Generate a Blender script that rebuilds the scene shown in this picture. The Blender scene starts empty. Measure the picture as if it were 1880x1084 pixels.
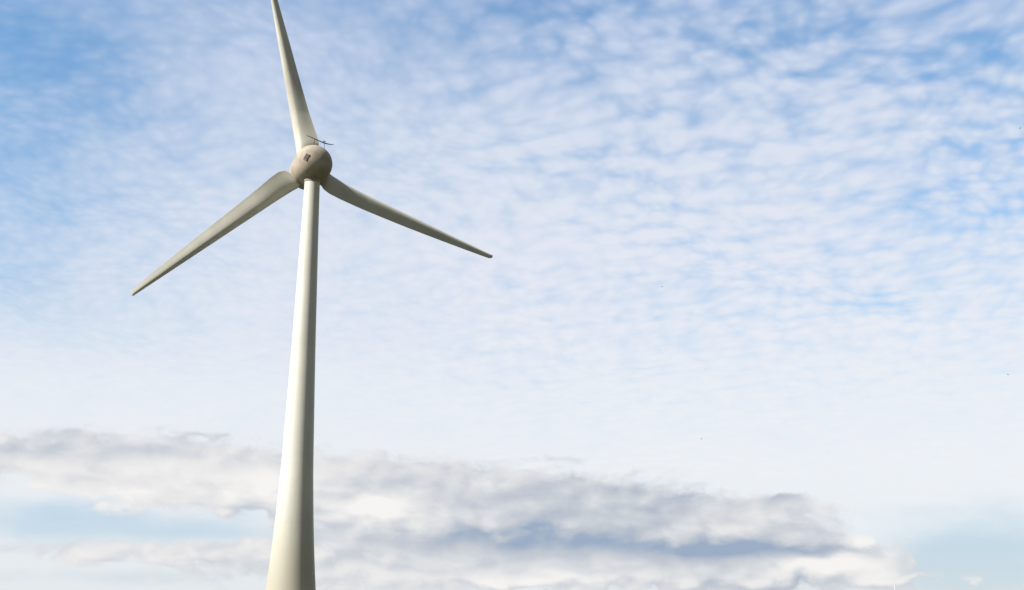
import bpy, bmesh, math, random
from mathutils import Vector, Matrix

R = math.radians
scene = bpy.context.scene
COL = scene.collection
random.seed(4)

# ------------------------------------------------------------------ camera
cam_data = bpy.data.cameras.new('camera')
cam = bpy.data.objects.new('camera', cam_data)
COL.objects.link(cam)
cam.location = (0, 0, 1.7)
cam.rotation_euler = (R(90 + 15.45), 0, 0)
cam_data.sensor_width = 36.0
cam_data.lens = 36.0 * 1971 / 1880
cam_data.clip_start = 0.1
cam_data.clip_end = 60000
scene.camera = cam

# ------------------------------------------------------------------ exposure
scene.view_settings.view_transform = 'Standard'
scene.view_settings.look = 'None'
scene.view_settings.exposure = 0.3
scene.view_settings.gamma = 1.0
scene.view_settings.use_curve_mapping = False
scene.render.filter_size = 1.8

# ------------------------------------------------------------------ sun
SUN_AZ, SUN_EL = R(-121), R(39)              # azimuth clockwise from the view direction (+Y)
sun_dir = Vector((math.sin(SUN_AZ) * math.cos(SUN_EL), math.cos(SUN_AZ) * math.cos(SUN_EL), math.sin(SUN_EL)))
sun_data = bpy.data.lights.new('sun', 'SUN')
sun_data.energy = 5.0
sun_data.angle = R(0.5)
sun_data.color = (1.0, 0.95, 0.84)
sun = bpy.data.objects.new('sun', sun_data)
COL.objects.link(sun)
sun.location = (-80, -50, 90)
sun.rotation_euler = sun_dir.to_track_quat('Z', 'Y').to_euler()

# ------------------------------------------------------------------ node expressions
class V:
    """A float or vector socket with arithmetic."""
    tree = None
    def __init__(self, s): self.s = s
    def __add__(a, b): return m('ADD', a, b)
    __radd__ = __add__
    def __sub__(a, b): return m('SUBTRACT', a, b)
    def __rsub__(a, b): return m('SUBTRACT', b, a)
    def __mul__(a, b): return m('MULTIPLY', a, b)
    __rmul__ = __mul__
    def __truediv__(a, b): return m('DIVIDE', a, b)

def put(node, i, x):
    if isinstance(x, V): V.tree.links.new(x.s, node.inputs[i])
    else: node.inputs[i].default_value = x

def m(op, *args, clamp=False):
    n = V.tree.nodes.new('ShaderNodeMath'); n.operation = op; n.use_clamp = clamp
    for i, x in enumerate(args): put(n, i, x)
    return V(n.outputs[0])

def vm(op, *args):
    n = V.tree.nodes.new('ShaderNodeVectorMath'); n.operation = op
    for i, x in enumerate(args): put(n, i, x)
    return V(n.outputs['Value' if op in ('DOT_PRODUCT', 'LENGTH') else 'Vector'])

def comb(x, y, z=0.0):
    n = V.tree.nodes.new('ShaderNodeCombineXYZ')
    for i, v in enumerate((x, y, z)): put(n, i, v)
    return V(n.outputs[0])

def noise(vec, scale, detail=4.0, rough=0.5, dist=0.0, flat=False):
    n = V.tree.nodes.new('ShaderNodeTexNoise')
    if flat: n.noise_dimensions = '2D'
    put(n, 'Vector', vec)
    n.inputs['Scale'].default_value = scale
    n.inputs['Detail'].default_value = detail
    n.inputs['Roughness'].default_value = rough
    n.inputs['Distortion'].default_value = dist
    return V(n.outputs[0])

def sstep(x, lo, hi, a=0.0, b=1.0):
    n = V.tree.nodes.new('ShaderNodeMapRange'); n.interpolation_type = 'SMOOTHSTEP'
    for i, v in enumerate((x, lo, hi, a, b)): put(n, i, v)
    return V(n.outputs[0])

def ramp(x, stops, lo, hi):
    """Colour ramp over the range lo..hi."""
    t = (x - lo) * (1.0 / (hi - lo))
    n = V.tree.nodes.new('ShaderNodeValToRGB')
    V.tree.links.new(t.s, n.inputs[0])
    e = n.color_ramp.elements
    while len(e) < len(stops): e.new(0.5)
    for k, (p, c) in enumerate(stops):
        e[k].position = (p - lo) / (hi - lo)
        e[k].color = (c[0], c[1], c[2], 1) if isinstance(c, tuple) else (c, c, c, 1)
    return V(n.outputs[0])

def mix(f, a, b):
    n = V.tree.nodes.new('ShaderNodeMix'); n.data_type = 'RGBA'
    put(n, 0, f)
    for i, c in ((6, a), (7, b)):
        if isinstance(c, V): V.tree.links.new(c.s, n.inputs[i])
        else: n.inputs[i].default_value = (*c, 1)
    return V(n.outputs[2])

def lin(r, g, b):
    f = lambda c: (c / 255 / 12.92) if c / 255 <= 0.04045 else ((c / 255 + 0.055) / 1.055) ** 2.4
    return (f(r), f(g), f(b))

# ------------------------------------------------------------------ sky: directions in degrees (azimuth, elevation, widths, amount)
VEIL = [
    (-28.10, 27.26, 6.40, 4.36, -0.42),
    (-26.92, 18.64, 6.40, 5.52, -0.36),
    (-23.35, 21.31, 6.40, 2.62, -0.06),
    (0.65, 30.28, 9.59, 2.03, -0.10),
    (-9.70, 30.46, 3.49, 1.45, -0.12),
    (-23.85, 25.49, 4.65, 1.74, -0.12),
    (16.06, 28.23, 8.72, 3.20, -0.05),
    (17.35, 25.91, 5.23, 1.45, -0.10),
    (25.73, 25.42, 4.65, 2.03, -0.18),
    (20.52, 28.41, 4.65, 1.45, -0.10),
    (3.47, 24.41, 12.21, 3.20, 0.18),
    (11.05, 21.22, 11.05, 3.20, 0.06),
    (0.31, 18.99, 11.63, 3.20, 0.14),
    (26.11, 18.24, 6.40, 3.20, -0.16),
    (20.51, 14.71, 4.65, 0.87, -0.14),
    (-15.75, 24.46, 4.36, 2.33, 0.10),
    (-13.28, 27.72, 3.49, 1.74, 0.08),
    (-21.15, 13.14, 7.56, 1.74, -0.08),
    (-10.12, 14.70, 5.81, 1.16, -0.03),
    (-26.33, 13.97, 4.65, 1.74, -0.10),
]
GAP = [
    (-21.71, 3.36, 7.27, 1.05, 1.00),
    (-14.98, 2.69, 4.36, 0.73, 0.55),
    (24.19, 1.78, 4.94, 1.74, 1.00),
    (21.05, 1.70, 2.33, 1.16, 0.60),
    (-19.96, 0.68, 8.72, 0.47, 0.60),
    (22.38, 0.42, 4.65, 0.87, 0.60),
]
CUMULUS = [
    (-23.94, 6.01, 9.59, 1.28, 0.72),
    (-17.07, 5.74, 7.56, 1.45, 0.76),
    (-12.98, 5.02, 5.81, 1.34, 0.62),
    (-6.28, 4.71, 5.81, 1.74, 0.85),
    (-1.14, 3.75, 7.56, 2.03, 1.00),
    (4.83, 3.52, 6.83, 1.80, 1.00),
    (10.66, 2.54, 4.51, 1.28, 0.90),
    (15.18, 1.81, 4.36, 0.93, 0.80),
    (14.26, 3.77, 2.62, 0.81, 0.50),
    (-19.32, 1.92, 7.56, 0.47, 0.65),
    (-9.51, 1.52, 6.40, 1.16, 0.75),
    (1.69, 0.72, 12.21, 1.02, 0.85),
    (13.25, 0.65, 5.23, 0.81, 0.80),
    (-16.95, 7.65, 2.03, 0.32, 0.38),
    (-22.13, 7.54, 1.74, 0.32, 0.36),
    (14.04, 4.51, 1.16, 0.32, 0.42),
    (2.02, 6.56, 1.74, 0.26, 0.36),
    (19.20, 0.56, 1.74, 0.29, 0.40),
    (22.74, 0.47, 0.99, 0.29, 0.32),
]
LIT = [
    (-19.90, 5.51, 9.59, 1.16, 0.24),
    (-13.28, 5.43, 2.03, 0.58, 0.45),
    (-7.11, 4.14, 1.92, 0.47, 0.95),
    (-23.06, 4.62, 3.78, 0.58, 0.15),
    (-16.95, 4.26, 4.65, 0.47, 0.15),
    (17.84, 2.52, 1.05, 0.41, 0.75),
    (15.40, 1.22, 2.33, 0.44, 0.80),
    (1.69, 0.67, 5.81, 0.32, 0.40),
    (-10.64, 2.33, 3.49, 0.58, 0.12),
    (0.28, 0.32, 1.74, 0.26, 0.40),
    (-18.82, 1.98, 4.36, 0.29, 0.20),
    (-8.38, 0.85, 3.78, 0.35, 0.20),
    (11.53, 3.54, 1.45, 0.47, 0.15),
    (19.20, 0.63, 1.45, 0.23, 0.40),
    (22.74, 0.49, 0.64, 0.23, 0.50),
    (4.52, 2.31, 7.27, 0.70, -0.58),
    (11.17, 1.95, 3.20, 0.64, -0.58),
    (15.19, 1.91, 2.03, 0.32, -0.42),
    (-1.13, 2.64, 4.07, 0.47, -0.30),
    (5.41, 3.88, 6.69, 0.99, -0.30),
    (-23.76, 6.54, 4.36, 0.41, -0.20),
    (1.72, 5.15, 4.65, 0.58, -0.12),
    (8.83, 4.96, 2.33, 0.52, -0.15),
    (-16.95, 7.65, 2.03, 0.29, -0.12),
    (-22.13, 7.54, 1.74, 0.29, -0.10),
    (14.04, 4.54, 1.16, 0.29, -0.15),
    (-6.78, 2.76, 3.49, 0.41, -0.15),
    (12.69, 0.18, 4.07, 0.29, -0.35),
    (-13.58, 3.79, 1.74, 0.26, -0.20),
]

world = bpy.data.worlds.new('World')
scene.world = world
world.use_nodes = True
wt = world.node_tree
V.tree = wt
wt.nodes.clear()
out = wt.nodes.new('ShaderNodeOutputWorld')
bg = wt.nodes.new('ShaderNodeBackground')
wt.links.new(bg.outputs[0], out.inputs[0])
S = 0.1
DISP = 1.0 / (S * 2 ** scene.view_settings.exposure)      # cloud tones are given as they read at the chosen exposure
bg.inputs[1].default_value = S

sky = wt.nodes.new('ShaderNodeTexSky')
sky.sky_type = 'NISHITA'
sky.sun_disc = False
sky.sun_elevation = SUN_EL
sky.sun_rotation = SUN_AZ
sky.altitude = 50
sky.air_density = 1.0
sky.dust_density = 0.25
sky.ozone_density = 2.0

tc = wt.nodes.new('ShaderNodeTexCoord')
D = V(tc.outputs['Generated'])
sep = wt.nodes.new('ShaderNodeSeparateXYZ')
wt.links.new(D.s, sep.inputs[0])
X, Y, Z = (V(sep.outputs[i]) for i in range(3))
AZ = m('ARCTAN2', X, Y) * (180 / math.pi)
EL = m('ARCSINE', Z) * (180 / math.pi)
AE = comb(AZ, EL)

def blob_sum(items, where):
    total = 0.0
    for (a, e, sa, se, amt) in items:
        d = vm('MULTIPLY_ADD', where, (1 / sa, 1 / se, 0), (-a / sa, -e / se, 0))
        g = m('POWER', math.exp(-1), vm('DOT_PRODUCT', d, d))
        total = m('MULTIPLY_ADD', g, amt, total)
    return total

# clear air: the physical sky, in a slightly richer blue as the photograph shows it
blue0 = vm('MULTIPLY', V(sky.outputs[0]), (1.15, 1.52, 1.58))

# the air dims a little towards the horizon behind the high cloud
blue = vm('MULTIPLY', blue0, ramp(EL, [(0, .6), (10, .76), (18, .95), (30, 1.06), (60, 1.06)], 0, 60))

# high rippled layer on a flat sheet overhead, so it foreshortens towards the horizon
zc = m('MAXIMUM', Z, 0.0) + 0.2
P = comb(X / zc, Y / zc)
ca, sa_ = math.cos(R(-72)), math.sin(R(-72))
along = vm('DOT_PRODUCT', P, (sa_, ca, 0))
across = vm('DOT_PRODUCT', P, (ca, -sa_, 0))
Q = comb(along * 0.85, across * 0.8)
warp = noise(Q, 3.5, 1.0, 0.5, flat=True)
warp2 = noise(Q, 28.0, 2.0, 0.5, flat=True)
Q2 = comb(along * 0.85 + warp * 0.10 + warp2 * 0.012, across * 0.8 + warp * 0.08 - warp2 * 0.012)
def cells(scale):
    n = wt.nodes.new('ShaderNodeTexVoronoi'); n.feature = 'SMOOTH_F1'; n.voronoi_dimensions = '2D'
    put(n, 'Vector', Q2); n.inputs['Scale'].default_value = scale; n.inputs['Smoothness'].default_value = 0.6
    return V(n.outputs['Distance'])
t_big = noise(Q2, 5.0, 2.0, 0.5, flat=True)
t_mid = noise(Q2, 18.0, 2.0, 0.45, flat=True)
t_fine = noise(Q2, 60.0, 2.0, 0.5, flat=True)
rippled = sstep(AZ, -14.0, 6.0, 0.55, 1.0)                 # puffy on one side, only faintly ripply on the other
puffs = (0.42 - cells(27.0)) * 0.66 * rippled + (0.42 - cells(58.0)) * 0.26
t_row = noise(comb(along * 0.28 + warp * 0.06, across + warp * 0.10), 24.0, 1.0, 0.4, flat=True)
texture = (t_row - 0.5) * 0.60 * rippled * rippled + (t_big - 0.5) * 0.50 + (t_mid - 0.5) * 0.50 * rippled + (t_fine - 0.5) * 0.16 + puffs
wob = noise(AE, 0.10, 3.0, 0.5, flat=True)
AEw = vm('ADD', AE, comb((wob - 0.5) * 6.0, (wob - 0.5) * 3.0))
cover = ramp(EL, [(0, .97), (7, 1.0), (11, .97), (15, .90), (20, .81), (26, .68), (32, .59), (60, .35)], 0, 60)
cover = cover + blob_sum(VEIL, AEw)
amp = ramp(EL, [(0, .10), (8, .22), (14, .56), (22, .88), (30, .94), (60, 1.0)], 0, 60) * sstep(AZ, -12.0, 16.0, 0.68, 1.02)
veil = sstep(cover + texture * amp, -0.05, 1.2)
veil_col = ramp(EL, [(0, lin(232, 236, 242)), (6, lin(240, 241, 245)), (10, lin(237, 240, 246)), (16, lin(230, 234, 244)),
                     (23, lin(218, 226, 241)), (31, lin(198, 211, 236)), (60, lin(170, 190, 225))], 0, 60)
high = mix(veil, blue, vm('MULTIPLY', veil_col, (DISP, DISP, DISP)))

# openings near the horizon where pale blue air shows
gn = noise(comb(AZ, EL * 2.6), 0.16, 5.0, 0.55, flat=True)
gap = sstep(blob_sum(GAP, AE) + (gn - 0.5) * 1.1, 0.05, 1.15)
gap_col = ramp(EL, [(0, lin(206, 219, 226)), (2, lin(194, 216, 230)), (5, lin(186, 212, 233)), (9, lin(196, 216, 238))], 0, 10)
high = mix(gap * 0.9, high, vm('MULTIPLY', gap_col, (DISP, DISP, DISP)))

# low cumulus bank
C = comb(AZ, EL * 1.8)
cw = noise(C, 0.22, 3.0, 0.5, flat=True)
C1 = vm('ADD', C, comb((cw - 0.5) * 2.0, (cw - 0.5) * 0.9))
def puff(c):
    n = wt.nodes.new('ShaderNodeTexVoronoi'); n.feature = 'SMOOTH_F1'; n.voronoi_dimensions = '2D'
    put(n, 'Vector', c); n.inputs['Scale'].default_value = 0.52; n.inputs['Smoothness'].default_value = 0.5
    n.inputs['Detail'].default_value = 1.0; n.inputs['Roughness'].default_value = 0.4
    n.normalize = True
    return noise(c, 0.28, 6.0, 0.53, flat=True) * 0.66 + (0.45 - V(n.outputs['Distance'])) * 0.45 + 0.08
n0 = puff(C1)
n1 = puff(vm('ADD', C1, (-0.55, 0.75, 0.0)))
n_edge = noise(C1, 0.85, 4.0, 0.55, flat=True)
AEc = vm('ADD', AE, comb((cw - 0.5) * 2.5, (n0 - 0.5) * 2.2))
cl = blob_sum(CUMULUS, AEc)
cum_alpha = sstep(cl * 0.95 + (n0 - 0.48) * 1.5 + (n_edge - 0.5) * 0.75, 0.18, 0.64) * sstep(cl, 0.04, 0.22)
shade = 0.575 + (n0 - n1) * 0.80 + (n_edge - 0.5) * 0.16 + (n0 - 0.48) * 0.30 + blob_sum(LIT, AEc) * 0.8
cum_col = ramp(shade, [(0.0, lin(148, 168, 194)), (.25, lin(181, 190, 203)), (.5, lin(207, 211, 218)), (.72, lin(231, 230, 231)), (1.0, lin(247, 245, 243))], 0, 1)
result = mix(cum_alpha * 0.93, high, vm('MULTIPLY', cum_col, (DISP, DISP, DISP)))

# added unseen grey deck right of and behind the view, darkens shaded sides
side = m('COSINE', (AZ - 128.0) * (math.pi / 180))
shade_deck = sstep(side + (noise(D, 3.0, 4.0, 0.55) - 0.5) * 0.35, -0.12, 0.22) * sstep(EL, 85.0, 62.0)
result = mix(shade_deck, result, tuple(c * DISP for c in lin(122, 125, 128)))
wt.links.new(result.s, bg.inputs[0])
world.cycles.sampling_method = 'MANUAL'
world.cycles.sample_map_resolution = 256

# ------------------------------------------------------------------ materials
def material(name, color, rough=0.5, var=0.06, scale=0.8, grime=None):
    mt = bpy.data.materials.new(name); mt.use_nodes = True
    nt = mt.node_tree; V.tree = nt
    b = nt.nodes['Principled BSDF']
    b.inputs['Roughness'].default_value = rough
    b.inputs['Specular IOR Level'].default_value = 0.3
    co = V(nt.nodes.new('ShaderNodeTexCoord').outputs['Object'])
    n = noise(co, scale, 5.0, 0.6)
    dark = tuple(c * (1 - var * 2) for c in color); light = tuple(min(1, c * (1 + var)) for c in color)
    c = mix(sstep(n, 0.25, 0.75), dark, light)
    if grime:
        st = noise(vm('MULTIPLY', co, grime[1]), 1.0, 4.0, 0.6)
        c = mix(sstep(st, 0.48, 0.78) * grime[2], c, grime[0])
    nt.links.new(c.s, b.inputs['Base Color'])
    return mt

M_TOWER = material('tower_paint', (0.78, 0.765, 0.70), 0.5, 0.03, 0.5, ((0.34, 0.31, 0.24), (1.2, 1.2, 0.05), 0.22))
# the lowest rings of the tower are painted in a duller sand tone that fades out with height
nt = M_TOWER.node_tree; V.tree = nt
b = nt.nodes['Principled BSDF']; old = V(b.inputs['Base Color'].links[0].from_socket)
sz = nt.nodes.new('ShaderNodeSeparateXYZ'); nt.links.new(nt.nodes.new('ShaderNodeTexCoord').outputs['Object'], sz.inputs[0])
nt.links.new(mix(sstep(V(sz.outputs[2]), 0.0, 15.0, 0.85, 0.0), old, (0.44, 0.405, 0.315)).s, b.inputs['Base Color'])
M_BLADE = material('blade_gelcoat', (0.70, 0.68, 0.60), 0.6, 0.05, 0.35, ((0.25, 0.22, 0.16), (0.5, 0.5, 0.12), 0.35))
M_NAC = material('nacelle_paint', (0.52, 0.45, 0.365), 0.85, 0.16, 0.7, ((0.30, 0.24, 0.17), (0.9, 0.4, 0.5), 0.4))
M_DARK = material('dark_grille', (0.07, 0.06, 0.05), 0.6)
M_STEEL = material('galvanised_steel', (0.10, 0.11, 0.11), 0.5)
M_CONC = material('concrete', (0.32, 0.31, 0.28), 0.85, 0.08, 1.5)
M_MAST = material('white_mast_paint', (0.75, 0.76, 0.74), 0.5)
M_BIRD = material('grey_feathers', (0.24, 0.24, 0.24), 0.8, 0.1, 8.0)

# ------------------------------------------------------------------ mesh helpers
def link(name, bm, mat, parent=None, smooth=True, sharp=None):
    bmesh.ops.recalc_face_normals(bm, faces=bm.faces)
    me = bpy.data.meshes.new(name); bm.to_mesh(me); bm.free()
    for p in me.polygons: p.use_smooth = smooth
    if smooth and sharp: me.set_sharp_from_angle(angle=R(sharp))
    me.materials.append(mat)
    o = bpy.data.objects.new(name, me); COL.objects.link(o)
    if parent: o.parent = parent
    return o

def thing(name, label, cat, loc, group=None):
    o = bpy.data.objects.new(name, None); COL.objects.link(o)
    o.location = loc; o['label'] = label; o['category'] = cat
    if group: o['group'] = group
    return o

def rings_to_mesh(bm, rings, close=True, cap=True):
    vs = [[bm.verts.new(p) for p in r] for r in rings]
    n = len(vs[0])
    for a, b2 in zip(vs, vs[1:]):
        for i in range(n):
            j = (i + 1) % n
            bm.faces.new((a[i], a[j], b2[j], b2[i]))
    if cap:
        bm.faces.new(vs[0][::-1]); bm.faces.new(vs[-1])

def lathe(bm, prof, n=64, frame=None, cap=True):
    """prof: (axial, radius); axis along frame's columns (side, up, axis)."""
    s, u, a, o = frame or (Vector((1, 0, 0)), Vector((0, 1, 0)), Vector((0, 0, 1)), Vector((0, 0, 0)))
    rings = []
    for h, r in prof:
        rings.append([o + a * h + (s * math.cos(t) + u * math.sin(t)) * max(r, 0.002) for t in [2 * math.pi * i / n for i in range(n)]])
    rings_to_mesh(bm, rings, cap=cap)

def tube(bm, pts, rad, n=10):
    rings = []
    for i, p in enumerate(pts):
        t = (pts[min(i + 1, len(pts) - 1)] - pts[max(i - 1, 0)]).normalized()
        s = t.orthogonal().normalized(); u = t.cross(s)
        r = rad[i] if isinstance(rad, (list, tuple)) else rad
        rings.append([p + (s * math.cos(k) + u * math.sin(k)) * r for k in [2 * math.pi * j / n for j in range(n)]])
    rings_to_mesh(bm, rings)

def interp(tab, x):
    if x <= tab[0][0]: return tab[0][1]
    for (x0, y0), (x1, y1) in zip(tab, tab[1:]):
        if x <= x1:
            t = (x - x0) / (x1 - x0); return y0 + (y1 - y0) * t
    return tab[-1][1]

def smooth_interp(tab, x, w):
    return sum(interp(tab, x + k * w) for k in (-1, -.5, 0, .5, 1)) / 5

# ------------------------------------------------------------------ ground
bm = bmesh.new()
rr = [0.01, 20, 60, 150, 400, 1000, 3000, 9000, 30000]
rings = [[Vector((r * math.cos(t), r * math.sin(t), 0)) for t in [2 * math.pi * i / 96 for i in range(96)]] for r in rr]
rings_to_mesh(bm, rings, cap=False)
mt = bpy.data.materials.new('field_grass'); mt.use_nodes = True
nt = mt.node_tree; V.tree = nt
b = nt.nodes['Principled BSDF']; b.inputs['Roughness'].default_value = 0.95; b.inputs['Specular IOR Level'].default_value = 0.1
co = V(nt.nodes.new('ShaderNodeTexCoord').outputs['Object'])
g = mix(sstep(noise(co, 0.02, 6, 0.6), 0.35, 0.65), (0.036, 0.044, 0.018), (0.075, 0.072, 0.034))
g = mix(sstep(noise(co, 3.0, 6, 0.7), 0.3, 0.7) * 0.5, g, (0.022, 0.026, 0.012))
nt.links.new(g.s, b.inputs['Base Color'])
ground = link('ground', bm, mt, smooth=False)
ground['kind'] = 'structure'

# ------------------------------------------------------------------ wind turbine
BASE = Vector((-21.31, 107.21, 0.0))
turbine = thing('wind_turbine', 'tall cream white three-bladed wind turbine standing against the cloudy sky', 'wind turbine', BASE)

bm = bmesh.new()
lathe(bm, [(-0.5, 4.4), (0.18, 4.4), (0.25, 4.32), (0.26, 2.0)], 64)
link('foundation', bm, M_CONC, turbine, sharp=40)

RAD = [(0, 2.58), (1.9, 2.37), (4.8, 2.11), (8.1, 1.87), (13.1, 1.595), (20.1, 1.375), (25.4, 1.215), (31.5, 1.07), (37.3, .93), (42.3, .82), (44, .795)]
def tower_part(name, h0, h1, parent):
    bm = bmesh.new()
    n = max(4, int((h1 - h0) / 0.8))
    hs = [h0 + (h1 - h0) * i / n for i in range(n + 1)]
    lathe(bm, [(h, smooth_interp(RAD, h, 1.2)) for h in hs], 96)
    return link(name, bm, M_TOWER, parent, sharp=60)
joints = [0.262, 8.15, 26.0, 43.75]
for h0, h1 in zip(joints, joints[1:]):
    sec = tower_part('tower_section', h0, h1 - 0.004, turbine)
    r1 = smooth_interp(RAD, h1, 1.2)
    bm = bmesh.new()
    lathe(bm, [(h1 - 0.05, r1 - 0.02), (h1 - 0.05, r1 + 0.004), (h1 + 0.03, r1 + 0.004), (h1 + 0.03, r1 - 0.02)], 96)
    if h1 < 40: link('joint_ring', bm, M_TOWER, sec, sharp=40)
    else: bm.free()

# yaw collar under the nacelle
bm = bmesh.new()
lathe(bm, [(43.70, .79), (43.72, .84), (44.12, .86), (44.14, .92), (44.6, .95)], 64)
link('yaw_collar', bm, M_NAC, turbine, sharp=35)

# rotor axes
psi, tilt, phase = -0.44, -0.027, 1.782
AX = Vector((math.sin(psi) * math.cos(tilt), math.cos(psi) * math.cos(tilt), math.sin(tilt)))
SX = Vector((math.cos(psi), -math.sin(psi), 0))
UX = SX.cross(AX)
N0 = Vector((0, 0, 44 + 1.88))            # centre of the nacelle's rear dome, in turbine space
fr = (SX, UX, AX, N0)

# nacelle: drop-shaped shell with a round rear
prof = []
for i in range(25):
    t = math.pi / 2 * i / 24
    prof.append((-2.05 * math.cos(t) ** 0.9, 2.0 * math.sin(t) ** 0.9))
prof += [(0.5, 2.0), (1.0, 1.985), (1.45, 1.94), (1.6, 1.9), (1.62, 1.6)]
bm = bmesh.new(); lathe(bm, prof, 96, fr)
nacelle = link('nacelle', bm, M_NAC, turbine, sharp=50)

# hub and spinner on the far side
bm = bmesh.new()
lathe(bm, [(1.66, 1.55), (1.68, 1.88), (1.9, 1.93), (2.6, 1.9), (3.3, 1.72), (3.9, 1.3), (4.25, .8), (4.42, .3), (4.45, .01)], 80, fr)
hub = link('hub', bm, M_NAC, turbine, sharp=50)

# vent hatch on the rear dome
def on_dome(px, pu, lift=0.0):
    """point of the dome at sideways px and up pu, with its normal"""
    lo, hi = -2.3, 0.0
    rad = math.hypot(px, pu)
    best = None
    for (h0, r0), (h1, r1) in zip(prof, prof[1:]):
        if r0 <= rad <= r1 + 1e-6:
            k = (rad - r0) / max(r1 - r0, 1e-6); h = h0 + (h1 - h0) * k
            nrm_r, nrm_h = (h1 - h0), -(r1 - r0); break
    q = (SX * px + UX * pu) / max(rad, 1e-6)
    nrm = (q * nrm_r + AX * nrm_h).normalized()
    return N0 + SX * px + UX * pu + AX * h + nrm * lift, nrm
p, nrm = on_dome(-1.2, -0.05)
hx = SX - nrm * SX.dot(nrm); hx.normalize(); hy = nrm.cross(hx)
def slab(bm, c, ex, ey, ez, bev=0.0):
    r = bmesh.ops.create_cube(bm, size=1.0)
    mat4 = Matrix((( ex.x, ey.x, ez.x, c.x), (ex.y, ey.y, ez.y, c.y), (ex.z, ey.z, ez.z, c.z), (0, 0, 0, 1)))
    bmesh.ops.transform(bm, matrix=mat4, verts=r['verts'])
rot = math.radians(-28)
hx, hy = hx * math.cos(rot) + hy * math.sin(rot), hy * math.cos(rot) - hx * math.sin(rot)
bm = bmesh.new()
slab(bm, p, hx * .42, hy * .72, nrm * .10)
vent = link('vent', bm, M_NAC, nacelle, smooth=False)
bm = bmesh.new()
for k in range(5):
    slab(bm, p + hy * (-.26 + .13 * k) + nrm * .052, hx * .34, hy * .10, nrm * .03)
link('louvre', bm, M_DARK, vent, smooth=False)

# weather mast on top of the nacelle
bm = bmesh.new()
def nac(side, up, back): return N0 + SX * side + UX * up + AX * back
foot_p, _ = on_dome(0.95, 1.62)
tube(bm, [foot_p - UX * 0.2, nac(0.95, 2.42, -0.55)], 0.028)
tube(bm, [nac(-0.1, 1.95, -0.2), nac(-0.1, 2.72, -0.5)], 0.028)
arm = [nac(a_, u_, -0.55) for a_, u_ in ((-1.0, 2.95), (-.55, 2.84), (-.1, 2.72), (.3, 2.60), (.65, 2.50), (.95, 2.43), (1.3, 2.39), (1.65, 2.39), (2.0, 2.44))]
tube(bm, arm, [.025, .04, .05, .055, .06, .07, .06, .045, .03])
mast = link('weather_mast', bm, M_STEEL, nacelle, sharp=40)
bm = bmesh.new()
e = arm[5]
tube(bm, [e, e + UX * .18], .025)
slab(bm, e + UX * .2, SX * .34, UX * .06, AX * .05)
link('wind_vane', bm, M_STEEL, mast, sharp=40)

# blades
HUB = N0 + AX * 2.6
RT = 23.157
CH = [(0.9, 1.2), (1.6, 1.55), (2.2, 2.3), (3.0, 2.6), (4.0, 2.5), (5.5, 2.26), (7.0, 2.06), (10, 1.78), (12, 1.60), (15, 1.34), (17.5, 1.10), (20, .86), (22, .66), (22.9, .54), (RT, .34)]
TH = [(0.9, 1.0), (1.6, .8), (2.4, .5), (4, .38), (7, .33), (12, .30), (18, .28), (RT, .26)]
TW = [(0.9, -34), (3.5, -31), (7, -17), (12, -8), (RT, -2)]
LE = [(0.9, .6), (2, .72), (4, .70), (RT, .67)]
NP = 64
def blade_section(r, bd, tr):
    c = interp(CH, r); th = smooth_interp(TH, r, .4); tw = R(interp(TW, r)); le = interp(LE, r)
    cd = tr * math.cos(tw) + AX * math.sin(tw)
    nd = bd.cross(cd).normalized()
    circ = max(0.0, min(1.0, (2.2 - r) / 1.1)); circ = circ * circ * (3 - 2 * circ)
    pts = []
    for i in range(NP):
        t = 2 * math.pi * i / NP
        x = 0.5 - 0.5 * math.cos(t)                       # 0 leading .. 1 trailing
        q_ = x / 0.34 if x < 0.34 else (1 - x) / 0.66
        hump = math.sqrt(max(0, 1 - (1 - q_) ** 2)) if x < 0.34 else q_ * (1 + .55 * (1 - q_) * q_)
        yy = (0.38 if t < math.pi else -0.85) * th * hump      # the rounded side faces downwind, towards the camera
        yc = 0.5 * math.sin(t)
        ax_ = x * c - le; ay_ = yy * c
        bx = (x - .5) * 1.2; by = yc * 1.2
        pts.append(HUB + bd * r + cd * (ax_ * (1 - circ) + bx * circ) + nd * (ay_ * (1 - circ) + by * circ))
    return pts
for k in range(3):
    t = phase + k * 2 * math.pi / 3
    bd = SX * math.cos(t) + UX * math.sin(t)
    tr = SX * math.sin(t) - UX * math.cos(t)
    rs = [0.9, 1.1, 1.3, 1.5, 1.7, 1.9, 2.1, 2.3, 2.6, 2.9, 3.2, 3.6, 4.0, 4.5] + [5 + .25 * i for i in range(68)] + [22, 22.3, 22.6, 22.8, 23.0, 23.1, RT]
    bm = bmesh.new()
    rings_to_mesh(bm, [blade_section(r, bd, tr) for r in rs])
    link('blade', bm, M_BLADE, turbine, sharp=55)

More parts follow.
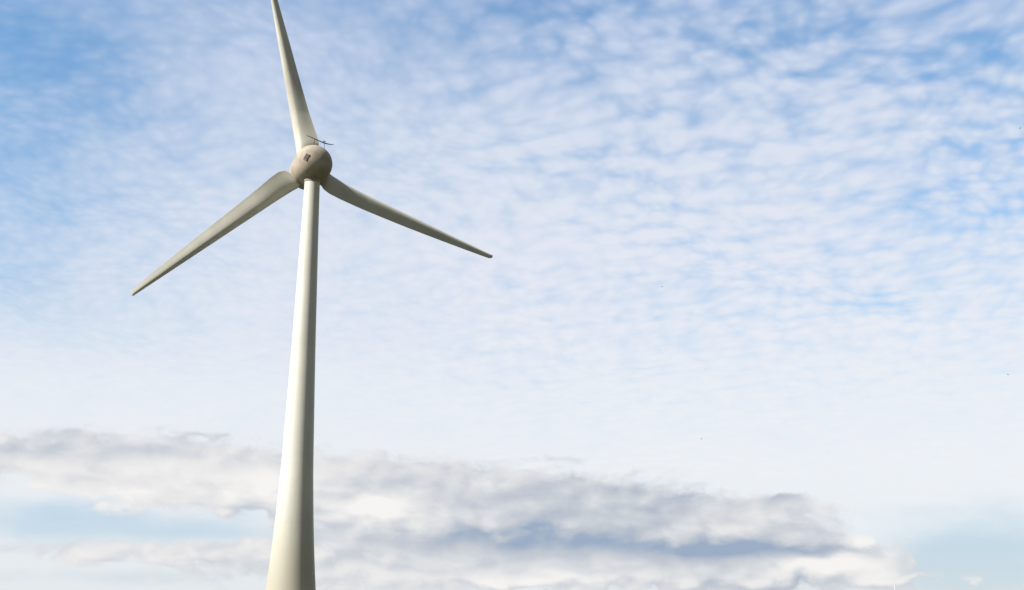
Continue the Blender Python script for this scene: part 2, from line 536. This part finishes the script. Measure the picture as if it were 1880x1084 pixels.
# ------------------------------------------------------------------ pale mast on the horizon
def at(az, el, dist):
    a, e2 = R(az), R(el)
    return Vector((math.sin(a) * math.cos(e2), math.cos(a) * math.cos(e2), math.sin(e2))) * dist + Vector((0, 0, 1.7))
q = at(19.0, 0, 600)
mastq = thing('mast', 'thin pale mast far off, just rising over the horizon', 'mast', (q.x, q.y, 0))
bm = bmesh.new(); lathe(bm, [(0.16, .34), (2.0, .31), (4.6, .25), (5.0, .24), (5.06, .12)], 20); link('pole', bm, M_MAST, mastq, sharp=40)
bm = bmesh.new(); lathe(bm, [(-.2, .8), (.12, .8), (.158, .7), (.159, .36)], 20); link('base_plate', bm, M_CONC, mastq, sharp=40)

# ------------------------------------------------------------------ far-off birds
def bird(label, az, el, dist, heading, flap, span):
    bm = bmesh.new()
    h = span / 2
    # body with head and tail
    tube(bm, [Vector((0, y * span, z * span)) for y, z in ((-.30, .0), (-.22, .0), (-.08, .0), (.08, .01), (.17, .02), (.22, .03), (.27, .02), (.33, .01))],
         [w * span for w in (.035, .02, .06, .075, .05, .042, .035, .006)], 10)
    for s in (-1, 1):
        prev = []
        for k in range(7):
            u = k / 6
            x = s * h * (0.06 + .94 * u); z = h * (flap * math.sin(u * 1.9) * .5)
            ch = span * (.17 * (1 - u ** 2) + .015); y0 = span * (.08 - .10 * u * u + .06 * math.sin(u * 3.1))
            prev.append([Vector((x, y0 + ch * .3, z + .004)), Vector((x, y0, z + .012 * span)), Vector((x, y0 - ch * .7, z)), Vector((x, y0, z - .012 * span))])
        rings_to_mesh(bm, prev)
    o = link('bird', bm, M_BIRD)
    o.location = at(az, el, dist); o.rotation_euler = (0, 0, R(heading))
    o['label'] = label; o['category'] = 'bird'; o['group'] = 'tiny birds far off in the sky'
bird('tiny grey bird in the white veil, nearest bird to the right-hand blade tip', 8.28, 15.73, 200, 80, 0.5, 0.62)
bird('tiny grey bird just above the grey cumulus bank, lowest of the birds', 10.02, 7.70, 200, 100, 0.3, 0.66)
bird('tiny grey bird in the pale cloud near the right side, above the horizon blue', 25.17, 10.17, 200, 60, 0.6, 0.62)
bird('tiny dark bird among the blue ripples at the upper right edge', 27.16, 21.86, 200, 120, 0.9, 0.60)
